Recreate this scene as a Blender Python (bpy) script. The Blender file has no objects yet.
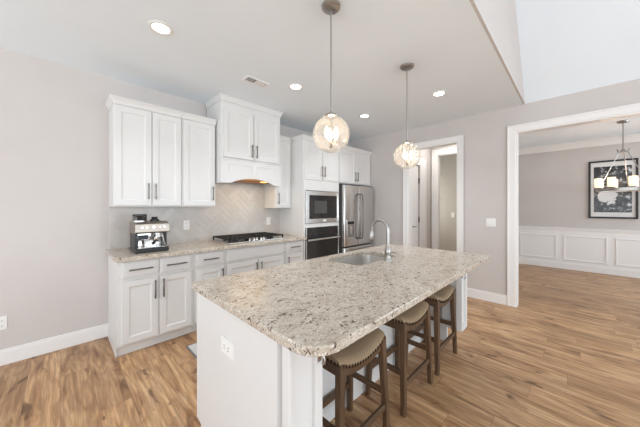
import bpy, bmesh, math, random
from mathutils import Vector, Matrix
random.seed(7)
PI = math.pi
scene = bpy.context.scene
col = scene.collection

# ---------------------------------------------------------------- camera, world, lights, exposure
YAW = math.atan(256/258)
F_PX = 258.0
CAM_Z = 1.37
cam_data = bpy.data.cameras.new('camera')
cam = bpy.data.objects.new('camera', cam_data); col.objects.link(cam)
cam.location = (0, 0, CAM_Z)
cam.rotation_euler = (PI/2, 0, YAW - PI/2)
cam_data.sensor_width = 36.0
cam_data.lens = 36.0*F_PX/640
cam_data.shift_y = -7.0/640
cam_data.clip_start = 0.05
scene.camera = cam

world = bpy.data.worlds.new('world'); scene.world = world
world.use_nodes = True
world.node_tree.nodes['Background'].inputs[0].default_value = (0.86, 0.93, 1.0, 1)
world.node_tree.nodes['Background'].inputs[1].default_value = 1.0

def area_light(name, loc, rot, sx, sy, power, color=(1, 1, 1), spread=PI):
    d = bpy.data.lights.new(name, 'AREA'); d.shape = 'RECTANGLE'; d.size = sx; d.size_y = sy
    d.energy = power; d.color = color; d.spread = spread
    o = bpy.data.objects.new(name, d); col.objects.link(o)
    o.location = loc; o.rotation_euler = rot
    return o
DAY = (0.80, 0.905, 1.0)
# daylight through the living-room windows behind the camera (wall x = -3.2) and to the right (wall y = -4.2)
for y_ in (-4.9, -3.1, -1.3, 0.7, 2.4):
    area_light('window_daylight', (-6.15, y_, 1.5), (0, -PI/2-.22, 0), 2.0, 1.2, 36, DAY)
for x_ in (-4.6, -2.4, -0.2, 2.0, 3.5):
    area_light('window_daylight', (x_, -6.15, 1.5), (PI/2+.22, 0, 0), 1.2, 2.0, 46, DAY)
# added floor-level fill lights, out of view, brightening the ceilings from below
area_light('ceiling_fill_light', (-3.0, 1.6, 0.03), (PI, 0, 0), 3.2, 2.4, 46, (0.84, 0.93, 1.0))
area_light('ceiling_fill_light', (-0.3, -2.9, 0.03), (PI, 0, 0), 3.6, 2.2, 34, (0.84, 0.93, 1.0))
# dining room window
area_light('dining_window_daylight', (6.2, -3.15, 1.5), (PI/2, 0, 0), 2.0, 1.8, 40, (.74, .88, 1.0))

scene.view_settings.view_transform = 'Standard'
scene.view_settings.look = 'None'
scene.view_settings.gamma = 1.0
scene.view_settings.use_curve_mapping = False
scene.view_settings.exposure = 0.37
scene.cycles.max_bounces = 12
scene.cycles.diffuse_bounces = 7
scene.cycles.transparent_max_bounces = 16
scene.cycles.use_denoising = True
scene.cycles.sample_clamp_indirect = 6.0
scene.cycles.caustics_reflective = False
scene.cycles.caustics_refractive = False

# ---------------------------------------------------------------- helpers
def lin(c):
    c /= 255.0
    return c/12.92 if c <= 0.04045 else ((c + 0.055)/1.055)**2.4
def rgb(r, g, b): return (lin(r), lin(g), lin(b), 1.0)

def new_mat(name):
    m = bpy.data.materials.new(name); m.use_nodes = True
    nt = m.node_tree
    return m, nt, nt.nodes['Principled BSDF'], nt.nodes['Material Output']

def ramp(nt, src, stops, interp='LINEAR'):
    r = nt.nodes.new('ShaderNodeValToRGB'); r.color_ramp.interpolation = interp
    el = r.color_ramp.elements
    while len(el) < len(stops): el.new(0.5)
    for e, (p, c) in zip(el, stops): e.position = p; e.color = c
    nt.links.new(src, r.inputs[0]); return r.outputs[0]

def math_node(nt, op, a, b=None):
    n = nt.nodes.new('ShaderNodeMath'); n.operation = op
    for i, v in enumerate((a, b)):
        if v is None: continue
        if isinstance(v, (int, float)): n.inputs[i].default_value = v
        else: nt.links.new(v, n.inputs[i])
    return n.outputs[0]

def mix_color(nt, fac, a, b, mode='MIX'):
    n = nt.nodes.new('ShaderNodeMix'); n.data_type = 'RGBA'; n.blend_type = mode
    for sock, v in ((n.inputs[0], fac), (n.inputs[6], a), (n.inputs[7], b)):
        if isinstance(v, (int, float)): sock.default_value = v
        elif isinstance(v, tuple): sock.default_value = v
        else: nt.links.new(v, sock)
    return n.outputs[2]

def noise(nt, vec, scale, detail=2.0, rough=0.5, dist=0.0):
    n = nt.nodes.new('ShaderNodeTexNoise')
    n.inputs['Scale'].default_value = scale; n.inputs['Detail'].default_value = detail
    n.inputs['Roughness'].default_value = rough; n.inputs['Distortion'].default_value = dist
    if vec is not None: nt.links.new(vec, n.inputs['Vector'])
    return n.outputs[0]

def obj_coord(nt, scale=(1, 1, 1)):
    t = nt.nodes.new('ShaderNodeTexCoord'); mp = nt.nodes.new('ShaderNodeMapping')
    mp.inputs['Scale'].default_value = scale
    nt.links.new(t.outputs['Object'], mp.inputs['Vector'])
    return mp.outputs[0]

def bump(nt, bsdf, height, strength, dist=0.01):
    b = nt.nodes.new('ShaderNodeBump'); b.inputs['Strength'].default_value = strength
    b.inputs['Distance'].default_value = dist
    nt.links.new(height, b.inputs['Height']); nt.links.new(b.outputs[0], bsdf.inputs['Normal'])

def paint(name, c, rough=0.6, spec=0.3, var=0.03):
    m, nt, b, _ = new_mat(name)
    co = obj_coord(nt)
    n = noise(nt, co, 3.0, 3.0)
    dark = tuple(x*(1 - var) for x in rgb(*c)[:3]) + (1,)
    nt.links.new(ramp(nt, n, [(0.3, dark), (0.7, rgb(*c))]), b.inputs['Base Color'])
    b.inputs['Roughness'].default_value = rough
    b.inputs['Specular IOR Level'].default_value = spec
    return m

def metal(name, c, rough=0.3, aniso=(1, 1, 1), var=0.12, scale=60):
    m, nt, b, _ = new_mat(name)
    b.inputs['Metallic'].default_value = 1.0
    co = obj_coord(nt, aniso)
    n = noise(nt, co, scale, 2.0)
    dark = tuple(x*(1 - var) for x in rgb(*c)[:3]) + (1,)
    nt.links.new(ramp(nt, n, [(0.3, dark), (0.7, rgb(*c))]), b.inputs['Base Color'])
    b.inputs['Roughness'].default_value = rough
    return m

def glow(name, c, strength):
    m = bpy.data.materials.new(name); m.use_nodes = True
    nt = m.node_tree; b = nt.nodes['Principled BSDF']
    b.inputs['Base Color'].default_value = rgb(*c)
    b.inputs['Emission Color'].default_value = rgb(*c)
    b.inputs['Emission Strength'].default_value = strength
    return m

def glass_like(name, tint, gloss, rough, bump_scale=0, bump_strength=0.3, diffuse=0.0):
    """thin clear glass: mostly see-through, with fresnel reflections and a rippled surface"""
    m = bpy.data.materials.new(name); m.use_nodes = True
    nt = m.node_tree; nt.nodes.clear()
    out = nt.nodes.new('ShaderNodeOutputMaterial')
    tr = nt.nodes.new('ShaderNodeBsdfTransparent'); tr.inputs[0].default_value = tint
    gl = nt.nodes.new('ShaderNodeBsdfGlossy'); gl.inputs['Roughness'].default_value = rough
    lw = nt.nodes.new('ShaderNodeLayerWeight'); lw.inputs[0].default_value = gloss
    mx = nt.nodes.new('ShaderNodeMixShader')
    nt.links.new(lw.outputs['Facing'], mx.inputs[0])
    nt.links.new(tr.outputs[0], mx.inputs[1]); nt.links.new(gl.outputs[0], mx.inputs[2])
    last = mx.outputs[0]
    if bump_scale:
        v = nt.nodes.new('ShaderNodeTexVoronoi'); v.inputs['Scale'].default_value = bump_scale
        t = nt.nodes.new('ShaderNodeTexCoord'); nt.links.new(t.outputs['Object'], v.inputs['Vector'])
        bp = nt.nodes.new('ShaderNodeBump'); bp.inputs['Strength'].default_value = bump_strength
        bp.inputs['Distance'].default_value = 0.01
        nt.links.new(v.outputs['Distance'], bp.inputs['Height'])
        nt.links.new(bp.outputs[0], gl.inputs['Normal']); nt.links.new(bp.outputs[0], lw.inputs['Normal'])
    if diffuse:
        df = nt.nodes.new('ShaderNodeBsdfTranslucent'); df.inputs[0].default_value = (1, .93, .84, 1)
        mx2 = nt.nodes.new('ShaderNodeMixShader'); mx2.inputs[0].default_value = diffuse
        nt.links.new(last, mx2.inputs[1]); nt.links.new(df.outputs[0], mx2.inputs[2]); last = mx2.outputs[0]
    nt.links.new(last, out.inputs[0])
    return m

# ---------------------------------------------------------------- materials
M = {}
M['wall'] = paint('wall_paint', (205, 199, 195), 0.75, 0.2)
M['ceiling'] = paint('ceiling_paint', (236, 243, 248), 0.85, 0.1, 0.015)
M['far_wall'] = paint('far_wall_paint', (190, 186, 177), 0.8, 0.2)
M['trim'] = paint('trim_paint', (236, 234, 232), 0.4, 0.4, 0.01)
M['cabinet'] = paint('cabinet_paint', (221, 220, 218), 0.38, 0.4, 0.012)
M['plastic'] = paint('white_plastic', (236, 235, 232), 0.35, 0.5, 0.01)
M['slot'] = paint('dark_slot', (70, 68, 66), 0.6, 0.2)
M['dark'] = paint('dark_void', (28, 27, 27), 0.7, 0.2)
M['black'] = paint('black_plastic', (26, 26, 27), 0.35, 0.5, 0.2)
M['iron'] = paint('cast_iron', (30, 29, 29), 0.5, 0.4, 0.3)
M['nickel'] = metal('brushed_nickel', (172, 168, 163), 0.32)
M['chrome'] = metal('polished_chrome', (205, 203, 200), 0.14)
M['pull'] = metal('dark_nickel_pull', (126, 120, 114), 0.35)
M['steel'] = metal('stainless_steel', (224, 222, 219), 0.24, (1, 1, 0.02), 0.08, 160)
M['steel_side'] = paint('grey_fridge_side', (74, 72, 70), 0.5, 0.4)
M['head_steel'] = metal('warm_brushed_steel', (168, 158, 147), 0.38)
M['sink_steel'] = metal('sink_steel', (222, 219, 215), 0.34)
M['bronze'] = metal('dark_bronze', (66, 52, 40), 0.4)
M['mat'] = paint('mat_fabric', (205, 203, 200), 0.9, 0.1, 0.1)
M['mat_edge'] = paint('mat_binding', (128, 124, 120), 0.9, 0.1, 0.1)
M['frame'] = paint('black_frame', (30, 27, 26), 0.4, 0.4, 0.1)
M['mount'] = paint('picture_mount', (228, 226, 224), 0.8, 0.1)
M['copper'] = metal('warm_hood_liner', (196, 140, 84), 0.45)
M['bulb'] = glow('lit_bulb', (255, 226, 184), 22.0)
M['downlight'] = glow('lit_downlight', (255, 250, 244), 8.0)
M['shade_glow'] = glow('lit_frosted_shade', (255, 224, 190), 0.9)
M['hood_lamp'] = glow('hood_lamp', (255, 190, 110), 2.0)
M['globe'] = glass_like('rippled_clear_glass', (0.965, 0.95, 0.93, 1), 0.30, 0.10, 48, 0.9, 0.075)
M['hopper'] = glass_like('smoked_plastic', (0.25, 0.24, 0.23, 1), 0.3, 0.1)

def oven_glass():
    m, nt, b, _ = new_mat('dark_oven_glass')
    co = obj_coord(nt)
    nt.links.new(ramp(nt, noise(nt, co, 2.5), [(0.3, rgb(34, 33, 33)), (0.7, rgb(46, 45, 44))]), b.inputs['Base Color'])
    b.inputs['Roughness'].default_value = 0.12; b.inputs['Specular IOR Level'].default_value = 0.6
    return m
M['oven_glass'] = oven_glass()

def granite():
    m, nt, b, _ = new_mat('speckled_granite')
    co = obj_coord(nt, (1.0, 1.35, 1.0))
    big = noise(nt, co, 12.0, 4.0, 0.6, 0.6)
    base = ramp(nt, big, [(0.28, rgb(170, 156, 138)), (0.45, rgb(188, 176, 160)), (0.6, rgb(202, 192, 178)), (0.8, rgb(178, 165, 149))])
    mid = noise(nt, co, 60.0, 3.0, 0.65, 0.8)
    c1 = mix_color(nt, ramp(nt, mid, [(0.52, (0, 0, 0, 1)), (0.62, (.9, .9, .9, 1))]), base, rgb(163, 150, 136))
    mid2 = noise(nt, obj_coord(nt, (0.9, 1.5, 1)), 75.0, 2.0, 0.6, 0.4)
    c1 = mix_color(nt, ramp(nt, mid2, [(0.56, (0, 0, 0, 1)), (0.66, (0.8, 0.8, 0.8, 1))]), c1, rgb(228, 222, 213))
    v = noise(nt, obj_coord(nt, (1, 1.35, 1.2)), 38.0, 2.0, 0.45, 1.0)
    c2 = mix_color(nt, ramp(nt, v, [(0.622, (0, 0, 0, 1)), (0.655, (0.95, 0.95, 0.95, 1))]), c1, rgb(84, 66, 56))
    v2 = noise(nt, obj_coord(nt, (1.3, 1, 1)), 110.0, 1.5, 0.5, 0.5)
    c3 = mix_color(nt, ramp(nt, v2, [(0.65, (0, 0, 0, 1)), (0.71, (0.8, 0.8, 0.8, 1))]), c2, rgb(106, 92, 84))
    nt.links.new(c3, b.inputs['Base Color'])
    b.inputs['Roughness'].default_value = 0.22; b.inputs['Specular IOR Level'].default_value = 0.5
    return m
M['granite'] = granite()

def plank_floor():
    m, nt, b, _ = new_mat('oak_plank_floor')
    t = nt.nodes.new('ShaderNodeTexCoord'); sp = nt.nodes.new('ShaderNodeSeparateXYZ')
    nt.links.new(t.outputs['Object'], sp.inputs[0])
    X, Y = sp.outputs[0], sp.outputs[1]
    W, L = 0.182, 1.22
    xr = math_node(nt, 'DIVIDE', X, W); row = math_node(nt, 'FLOOR', xr)
    wn = nt.nodes.new('ShaderNodeTexWhiteNoise'); wn.noise_dimensions = '1D'; nt.links.new(row, wn.inputs['W'])
    yr = math_node(nt, 'ADD', math_node(nt, 'DIVIDE', Y, L), wn.outputs['Value'])
    pid = math_node(nt, 'FLOOR', yr)
    cb = nt.nodes.new('ShaderNodeCombineXYZ'); nt.links.new(row, cb.inputs[0]); nt.links.new(pid, cb.inputs[1])
    wn2 = nt.nodes.new('ShaderNodeTexWhiteNoise'); wn2.noise_dimensions = '3D'; nt.links.new(cb.outputs[0], wn2.inputs['Vector'])
    rnd = wn2.outputs['Value']
    # grain coordinates: long along y, shifted per plank
    gx = math_node(nt, 'ADD', X, math_node(nt, 'MULTIPLY', rnd, 37.0))
    gy = math_node(nt, 'ADD', math_node(nt, 'MULTIPLY', Y, 0.16), math_node(nt, 'MULTIPLY', rnd, 11.0))
    fc = nt.nodes.new('ShaderNodeCombineXYZ'); nt.links.new(gx, fc.inputs[0]); nt.links.new(math_node(nt, 'MULTIPLY', gy, 0.3), fc.inputs[1])
    gc = nt.nodes.new('ShaderNodeCombineXYZ'); nt.links.new(gx, gc.inputs[0]); nt.links.new(gy, gc.inputs[1])
    broad = noise(nt, gc.outputs[0], 8.0, 5.0, 0.62, 2.0)
    fine = noise(nt, fc.outputs[0], 60.0, 3.0, 0.6, 0.2)
    base = ramp(nt, broad, [(0.30, rgb(120, 84, 55)), (0.42, rgb(174, 133, 95)), (0.55, rgb(206, 166, 124)), (0.75, rgb(226, 192, 152))])
    tint = ramp(nt, rnd, [(0.0, (0.80, 0.78, 0.76, 1)), (0.5, (0.95, 0.94, 0.93, 1)), (1.0, (1.06, 1.04, 1.0, 1))])
    c = mix_color(nt, 1.0, base, tint, 'MULTIPLY')
    c = mix_color(nt, ramp(nt, fine, [(0.42, (0.45, 0.45, 0.45, 1)), (0.6, (0, 0, 0, 1))]), c, rgb(126, 94, 68))
    # knots and dark mineral streaks
    kc = nt.nodes.new('ShaderNodeCombineXYZ')
    nt.links.new(gx, kc.inputs[0]); nt.links.new(math_node(nt, 'MULTIPLY', gy, 2.6), kc.inputs[1])
    kn = noise(nt, kc.outputs[0], 7.5, 3.0, 0.55, 0.7)
    c = mix_color(nt, ramp(nt, kn, [(0.61, (0, 0, 0, 1)), (0.70, (0.8, 0.8, 0.8, 1))]), c, rgb(84, 56, 38))
    # seams between planks
    fx = math_node(nt, 'FRACT', xr); fy = math_node(nt, 'FRACT', yr)
    ex = math_node(nt, 'LESS_THAN', fx, 0.011); ey = math_node(nt, 'LESS_THAN', fy, 0.0022)
    seam = math_node(nt, 'MAXIMUM', ex, ey)
    c = mix_color(nt, math_node(nt, 'MULTIPLY', seam, 0.55), c, rgb(84, 58, 40))
    nt.links.new(c, b.inputs['Base Color'])
    nt.links.new(ramp(nt, fine, [(0.3, (0.42, 0.42, 0.42, 1)), (0.7, (0.34, 0.34, 0.34, 1))]), b.inputs['Roughness'])
    b.inputs['Specular IOR Level'].default_value = 0.4
    return m
M['floor'] = plank_floor()

def wood(name, c0, c1, axis):
    m, nt, b, _ = new_mat(name)
    s = [14.0, 14.0, 14.0]; s[axis] = 1.2
    n = noise(nt, obj_coord(nt, tuple(s)), 3.0, 4.0, 0.6, 0.8)
    nt.links.new(ramp(nt, n, [(0.3, rgb(*c0)), (0.7, rgb(*c1))]), b.inputs['Base Color'])
    b.inputs['Roughness'].default_value = 0.45
    return m
M['stool_wood'] = wood('weathered_brown_wood', (70, 50, 34), (108, 82, 58), 2)
M['stool_rail'] = wood('weathered_brown_rail', (70, 50, 34), (108, 82, 58), 0)

def fabric():
    m, nt, b, _ = new_mat('tan_woven_fabric')
    n = noise(nt, obj_coord(nt), 240.0, 2.0); n2 = noise(nt, obj_coord(nt), 6.0, 2.0)
    c = mix_color(nt, 0.5, ramp(nt, n, [(0.3, rgb(128, 107, 82)), (0.7, rgb(162, 141, 114))]),
                  ramp(nt, n2, [(0.3, rgb(136, 115, 90)), (0.7, rgb(154, 133, 106))]))
    nt.links.new(c, b.inputs['Base Color']); b.inputs['Roughness'].default_value = 0.85
    bump(nt, b, n, 0.2, 0.002)
    return m
M['fabric'] = fabric()

def tile():
    m, nt, b, _ = new_mat('grey_herringbone_tile')
    g = nt.nodes.new('ShaderNodeNewGeometry')
    c = ramp(nt, g.outputs['Random Per Island'], [(0.0, rgb(190, 184, 178)), (0.5, rgb(195, 189, 183)), (1.0, rgb(200, 194, 188))])
    nt.links.new(c, b.inputs['Base Color']); b.inputs['Roughness'].default_value = 0.3
    return m
M['tile'] = tile()
M['grout'] = paint('grout', (212, 208, 203), 0.8, 0.2)

def print_mat():
    m, nt, b, _ = new_mat('black_and_white_print')
    co = obj_coord(nt)
    n = noise(nt, co, 11.0, 6.0, 0.7, 0.5)
    c = ramp(nt, n, [(0.42, rgb(16, 16, 16)), (0.52, rgb(40, 40, 40)), (0.58, rgb(130, 130, 130)), (0.68, rgb(225, 225, 225))])
    # pale mass in the lower left of the print, rising to a rounded top
    sp = nt.nodes.new('ShaderNodeSeparateXYZ'); nt.links.new(co, sp.inputs[0])
    dy = math_node(nt, 'DIVIDE', math_node(nt, 'SUBTRACT', sp.outputs[1], 0.07), 0.13)
    dz = math_node(nt, 'DIVIDE', math_node(nt, 'SUBTRACT', sp.outputs[2], -0.13), 0.17)
    d = math_node(nt, 'ADD', math_node(nt, 'POWER', math_node(nt, 'ABSOLUTE', dy), 2.0), math_node(nt, 'POWER', math_node(nt, 'ABSOLUTE', dz), 2.0))
    d = math_node(nt, 'ADD', d, math_node(nt, 'MULTIPLY', math_node(nt, 'SUBTRACT', noise(nt, co, 9.0, 3.0), 0.5), 2.6))
    f = ramp(nt, d, [(0.75, (1, 1, 1, 1)), (1.05, (0, 0, 0, 1))])
    c = mix_color(nt, f, c, rgb(212, 212, 210))
    nt.links.new(c, b.inputs['Base Color']); b.inputs['Roughness'].default_value = 0.25
    return m
M['print'] = print_mat()

# ---------------------------------------------------------------- mesh builder
class MB:
    """collects shapes in world coordinates and links them as ONE mesh object"""
    def __init__(s): s.bm = bmesh.new()
    def box(s, x0, x1, y0, y1, z0, z1, bev=0.0, seg=1):
        t = bmesh.new()
        bmesh.ops.create_cube(t, size=1.0)
        for v in t.verts:
            v.co = Vector(((x0+x1)/2 + v.co.x*(x1-x0), (y0+y1)/2 + v.co.y*(y1-y0), (z0+z1)/2 + v.co.z*(z1-z0)))
        if bev > 0: bmesh.ops.bevel(t, geom=list(t.edges), offset=bev, segments=seg, affect='EDGES', profile=0.5)
        return s.join(t)
    def join(s, t, mat=None):
        bmesh.ops.recalc_face_normals(t, faces=list(t.faces))
        if mat is not None: t.transform(mat)
        me = bpy.data.meshes.new('tmp'); t.to_mesh(me); t.free()
        s.bm.from_mesh(me); bpy.data.meshes.remove(me); return s
    def loft(s, loops, cap0=True, cap1=True, closed=False):
        t = bmesh.new()
        rings = [[t.verts.new(p) for p in lp] for lp in loops]
        n = len(rings[0]); pairs = list(zip(rings[:-1], rings[1:]))
        if closed: pairs.append((rings[-1], rings[0]))
        for a, b in pairs:
            for i in range(n):
                j = (i+1) % n
                try: t.faces.new((a[i], a[j], b[j], b[i]))
                except ValueError: pass
        if cap0 and not closed: t.faces.new(rings[0])
        if cap1 and not closed: t.faces.new(list(reversed(rings[-1])))
        return s.join(t)
    def tube(s, pts, r, n=10, cap=True):
        pts = [Vector(p) for p in pts]
        rs = r if isinstance(r, (list, tuple)) else [r]*len(pts)
        d0 = (pts[1]-pts[0]).normalized()
        up = Vector((0, 0, 1)) if abs(d0.z) < 0.95 else Vector((1, 0, 0))
        nrm = (up - d0*up.dot(d0)).normalized()
        loops = []
        for i, p in enumerate(pts):
            if i == 0: d = pts[1]-pts[0]
            elif i == len(pts)-1: d = pts[-1]-pts[-2]
            else: d = (pts[i+1]-pts[i]).normalized() + (pts[i]-pts[i-1]).normalized()
            d.normalize()
            nrm = (nrm - d*nrm.dot(d)).normalized(); bi = d.cross(nrm)
            loops.append([p + nrm*rs[i]*math.cos(2*PI*k/n) + bi*rs[i]*math.sin(2*PI*k/n) for k in range(n)])
        return s.loft(loops, cap, cap)
    def lathe(s, prof, c=(0, 0, 0), n=28, caps=True):
        loops = [[(c[0]+r*math.cos(2*PI*k/n), c[1]+r*math.sin(2*PI*k/n), c[2]+z) for k in range(n)] for r, z in prof]
        return s.loft(loops, caps, caps)
    def cyl(s, c, r, z0, z1, n=24): return s.lathe([(r, z0), (r, z1)], c, n)
    def beam(s, p0, p1, w0, d0, w1=None, d1=None, bev=0.0):
        """square-section bar from p0 to p1, sections kept horizontal when upright"""
        w1 = w1 or w0; d1 = d1 or d0
        p0, p1 = Vector(p0), Vector(p1); d = (p1-p0).normalized()
        if abs(d.z) > 0.7: a, b = Vector((1, 0, 0)), Vector((0, 1, 0))
        else:
            a = Vector((0, 0, 1)); b = d.cross(a).normalized()
        def sec(p, w, dd):
            c = min(w, dd)*0.12
            q = [(-w/2+c, -dd/2), (w/2-c, -dd/2), (w/2, -dd/2+c), (w/2, dd/2-c), (w/2-c, dd/2), (-w/2+c, dd/2), (-w/2, dd/2-c), (-w/2, -dd/2+c)]
            return [p + a*x + b*y for x, y in q]
        return s.loft([sec(p0, w0, d0), sec(p1, w1, d1)])
    def sphere(s, c, r, u=16, v=10, sc=(1, 1, 1)):
        t = bmesh.new(); bmesh.ops.create_uvsphere(t, u_segments=u, v_segments=v, radius=r)
        return s.join(t, Matrix.Translation(c) @ Matrix.Diagonal((*sc, 1)))
    def prism(s, poly, fn, d0, d1):
        """poly = 2D outline; fn(a, b, d) -> 3D"""
        return s.loft([[fn(a, b, d0) for a, b in poly], [fn(a, b, d1) for a, b in poly]])
    def build(s, name, mat, parent=None, smooth=False, origin=None):
        o3 = Vector(origin) if origin is not None else (Vector(parent['o3']) if parent is not None and 'o3' in parent else Vector((0, 0, 0)))
        bmesh.ops.translate(s.bm, verts=list(s.bm.verts), vec=-o3)
        me = bpy.data.meshes.new(name); s.bm.to_mesh(me); s.bm.free()
        me.materials.append(mat)
        o = bpy.data.objects.new(name, me); col.objects.link(o)
        if parent is None: o.location = o3
        else:
            o.parent = parent
            if 'o3' in parent: o['o3'] = list(parent['o3'])
        if smooth:
            for p in me.polygons: p.use_smooth = True
            try: me.set_sharp_from_angle(angle=math.radians(38))
            except Exception: pass
        return o

def thing(name, loc, label, cat, group=None, rz=0):
    o = bpy.data.objects.new(name, None); col.objects.link(o)
    o.empty_display_size = 0.1
    o.location = loc; o.rotation_euler = (0, 0, rz); o['o3'] = list(loc)
    o['label'] = label; o['category'] = cat
    if group: o['group'] = group
    return o
def tag(o, label, cat, group=None):
    o['label'] = label; o['category'] = cat
    if group: o['group'] = group
    return o
def struct(o): o['kind'] = 'structure'; return o
def copy_tree(o, parent=None):
    c = o.copy(); col.objects.link(c)
    if parent is not None: c.parent = parent
    for ch in list(o.children): copy_tree(ch, c)
    return c

def rrect(x0, x1, y0, y1, r, n=8):
    """counter-clockwise rounded rectangle; r = one radius or four (x0y0, x1y0, x1y1, x0y1)"""
    rs = r if isinstance(r, (list, tuple)) else (r,)*4
    pts = []
    for (cx, cy, a0), q in zip(((x0+rs[0], y0+rs[0], PI), (x1-rs[1], y0+rs[1], 1.5*PI), (x1-rs[2], y1-rs[2], 0), (x0+rs[3], y1-rs[3], 0.5*PI)), rs):
        for k in range(n+1):
            a = a0 + 0.5*PI*k/n
            pts.append((cx+q*math.cos(a), cy+q*math.sin(a)))
    return pts

# ================================================================ SETTING
YL = 3.52          # cabinet wall
XB = 4.37          # back wall with the two cased openings
T = 0.12
HC = 2.74
YF = 0.484         # edge of the flat kitchen ceiling
VZ = 4.4           # top of the vault
struct(MB().box(-6.4, 9.0, -6.4, 3.7, -0.06, 0).build('floor', M['floor']))
struct(MB().box(-6.3, XB+T, YL, YL+T, 0, HC+.06).build('wall_left', M['wall']))
# back wall: pieces round the hall opening and the dining opening
O1 = (1.306, 2.126, 2.385)
O2 = (-2.6, 0.585, 2.385)
b = MB()
b.box(XB, XB+T, O1[1], YL, 0, HC)
b.box(XB, XB+T, O1[0], O1[1], O1[2], HC)
b.box(XB, XB+T, O2[1], O1[0], 0, HC)
b.box(XB, XB+T, O2[0], O2[1], O2[2], HC)
b.box(XB, XB+T, -6.3, O2[0], 0, HC)
struct(b.build('wall_back', M['wall']))
# ceilings
struct(MB().box(-6.3, XB+T, YF+.02, YL+T, HC, HC+.06).build('ceiling', M['ceiling']))
struct(MB().box(-6.3, XB, YF, YF+.02, HC, VZ+.6).build('wall_ceiling_step', M['wall']))
s_ = 1.2
xt = XB - (VZ-HC)/s_
prof = [(XB+T, HC-s_*T), (XB+T, HC+.2), (xt, VZ+.12), (-6.3, VZ+.12), (-6.3, VZ), (xt, VZ)]
prof[0] = (XB+.001, HC); 
struct(MB().prism(prof, lambda a, c, d: (a, d, c), -6.3, YF).build('ceiling_vault', M['ceiling']))
# unseen living-room walls behind the camera, with window openings for the daylight
def window_wall(name, spans, fn):
    """wall with window openings at spans; fn(a0, a1, z0, z1) adds one piece"""
    b = MB(); cuts = [spans[0]]
    for c in spans[1][0:]: cuts += [c-.6, c+.6]
    cuts.append(spans[2])
    for i in range(0, len(cuts), 2): fn(b, cuts[i], cuts[i+1], 0, VZ)
    for i in range(1, len(cuts)-1, 2): fn(b, cuts[i], cuts[i+1], 0, .5); fn(b, cuts[i], cuts[i+1], 2.5, VZ)
    return struct(b.build(name, M['wall']))
window_wall('wall_rear', (-6.3, (-4.9, -3.1, -1.3, 0.7, 2.4), YL+T), lambda b, a, c, z0, z1: b.box(-6.3, -6.2, a, c, z0, z1))
window_wall('wall_right', (-6.3, (-4.6, -2.4, -0.2, 2.0, 3.5), XB+T), lambda b, a, c, z0, z1: b.box(a, c, -6.3, -6.2, z0, z1))

# --- dining room
XD = 7.8; YD = 1.15
struct(MB().box(XD, XD+T, -3.3, YD+.1, 0, HC).build('wall_dining_back', M['wall']))
struct(MB().box(XB+T, XD, YD, YD+.1, 0, HC).build('wall_dining_left', M['wall']))
b = MB(); b.box(XB+T, 5.1, -3.3, -3.2, 0, HC); b.box(7.3, XD, -3.3, -3.2, 0, HC)
b.box(5.1, 7.3, -3.3, -3.2, 0, .5); b.box(5.1, 7.3, -3.3, -3.2, 2.5, HC)
struct(b.build('wall_dining_right', M['wall']))
struct(MB().box(XB+T, XD+T, -3.3, YD+.1, HC, HC+.06).build('ceiling_dining', M['ceiling']))

# --- hall behind the narrow opening, side closet door, far room
XH = 5.4; YH = O1[1]
D1 = (4.44, 4.80, 2.10)   # closet door in the hall's left wall
b = MB()
b.box(XB+T, D1[0]+.06, YH, YH+.1, 0, HC) if False else None
b.box(D1[1]+.045, XH+.1, YH, YH+.1, 0, HC)
b.box(XB+T, D1[1]+.045, YH, YH+.1, 2.28, HC)
struct(b.build('wall_hall_left', M['wall']))
H2 = (1.30, 2.0, 2.42)
b = MB()
b.box(XH, XH+.1, H2[1], YH, 0, HC); b.box(XH, XH+.1, H2[0], H2[1], H2[2], HC); b.box(XH, XH+.1, YD+.1, H2[0], 0, HC)
struct(b.build('wall_hall_back', M['wall']))
struct(MB().box(XB+T, 6.7, YD+.1, 3.2, HC, HC+.06).build('ceiling_hall', M['ceiling']))
struct(MB().box(6.5, 6.6, YD+.1, 3.1, 0, HC).build('wall_far', M['far_wall']))
struct(MB().box(XH+.1, 6.6, 3.0, 3.1, 0, HC).build('wall_far_left', M['far_wall']))
struct(MB().box(XB+T, XH+.1, 3.0, 3.1, 0, HC).build('wall_closet', M['wall']))

# --- trim: casings
def casing_x(n, x, y0, y1, zh, w=0.094, side=-1, jamb=T):
    """door casing on a wall x = const, opening y0..y1 up to zh; side = which way it faces"""
    x0, x1 = (x-.02, x) if side < 0 else (x, x+.02)
    b = MB()
    for (a, c) in ((y0-w, y0), (y1, y1+w)):
        b.box(x0, x1, a, c, 0, zh, .003)
        o_ = a if c == y0 else c-.02
        b.box(x0-.008 if side < 0 else x0, x1 if side < 0 else x1+.008, o_, o_+.02, 0, zh+w-.02, .003)
    b.box(x0, x1, y0-w, y1+w, zh, zh+w, .003)
    b.box(x0-.008 if side < 0 else x0, x1 if side < 0 else x1+.008, y0-w, y1+w, zh+w-.02, zh+w, .003)
    # jamb lining
    j0, j1 = (x-.012, x+jamb+.012) if side < 0 else (x-jamb-.012, x+.012)
    b.box(j0, j1, y0-.001, y0+.016, 0, zh); b.box(j0, j1, y1-.016, y1+.001, 0, zh); b.box(j0, j1, y0+.016, y1-.016, zh-.016, zh+.001)
    return struct(b.build('trim_%d' % n, M['trim']))
casing_x(1, XB, O1[0], O1[1], O1[2], 0.085)
casing_x(2, XB, O2[0], O2[1], O2[2], 0.09)
casing_x(3, XH, H2[0], H2[1], H2[2], 0.105, jamb=.1)
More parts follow.
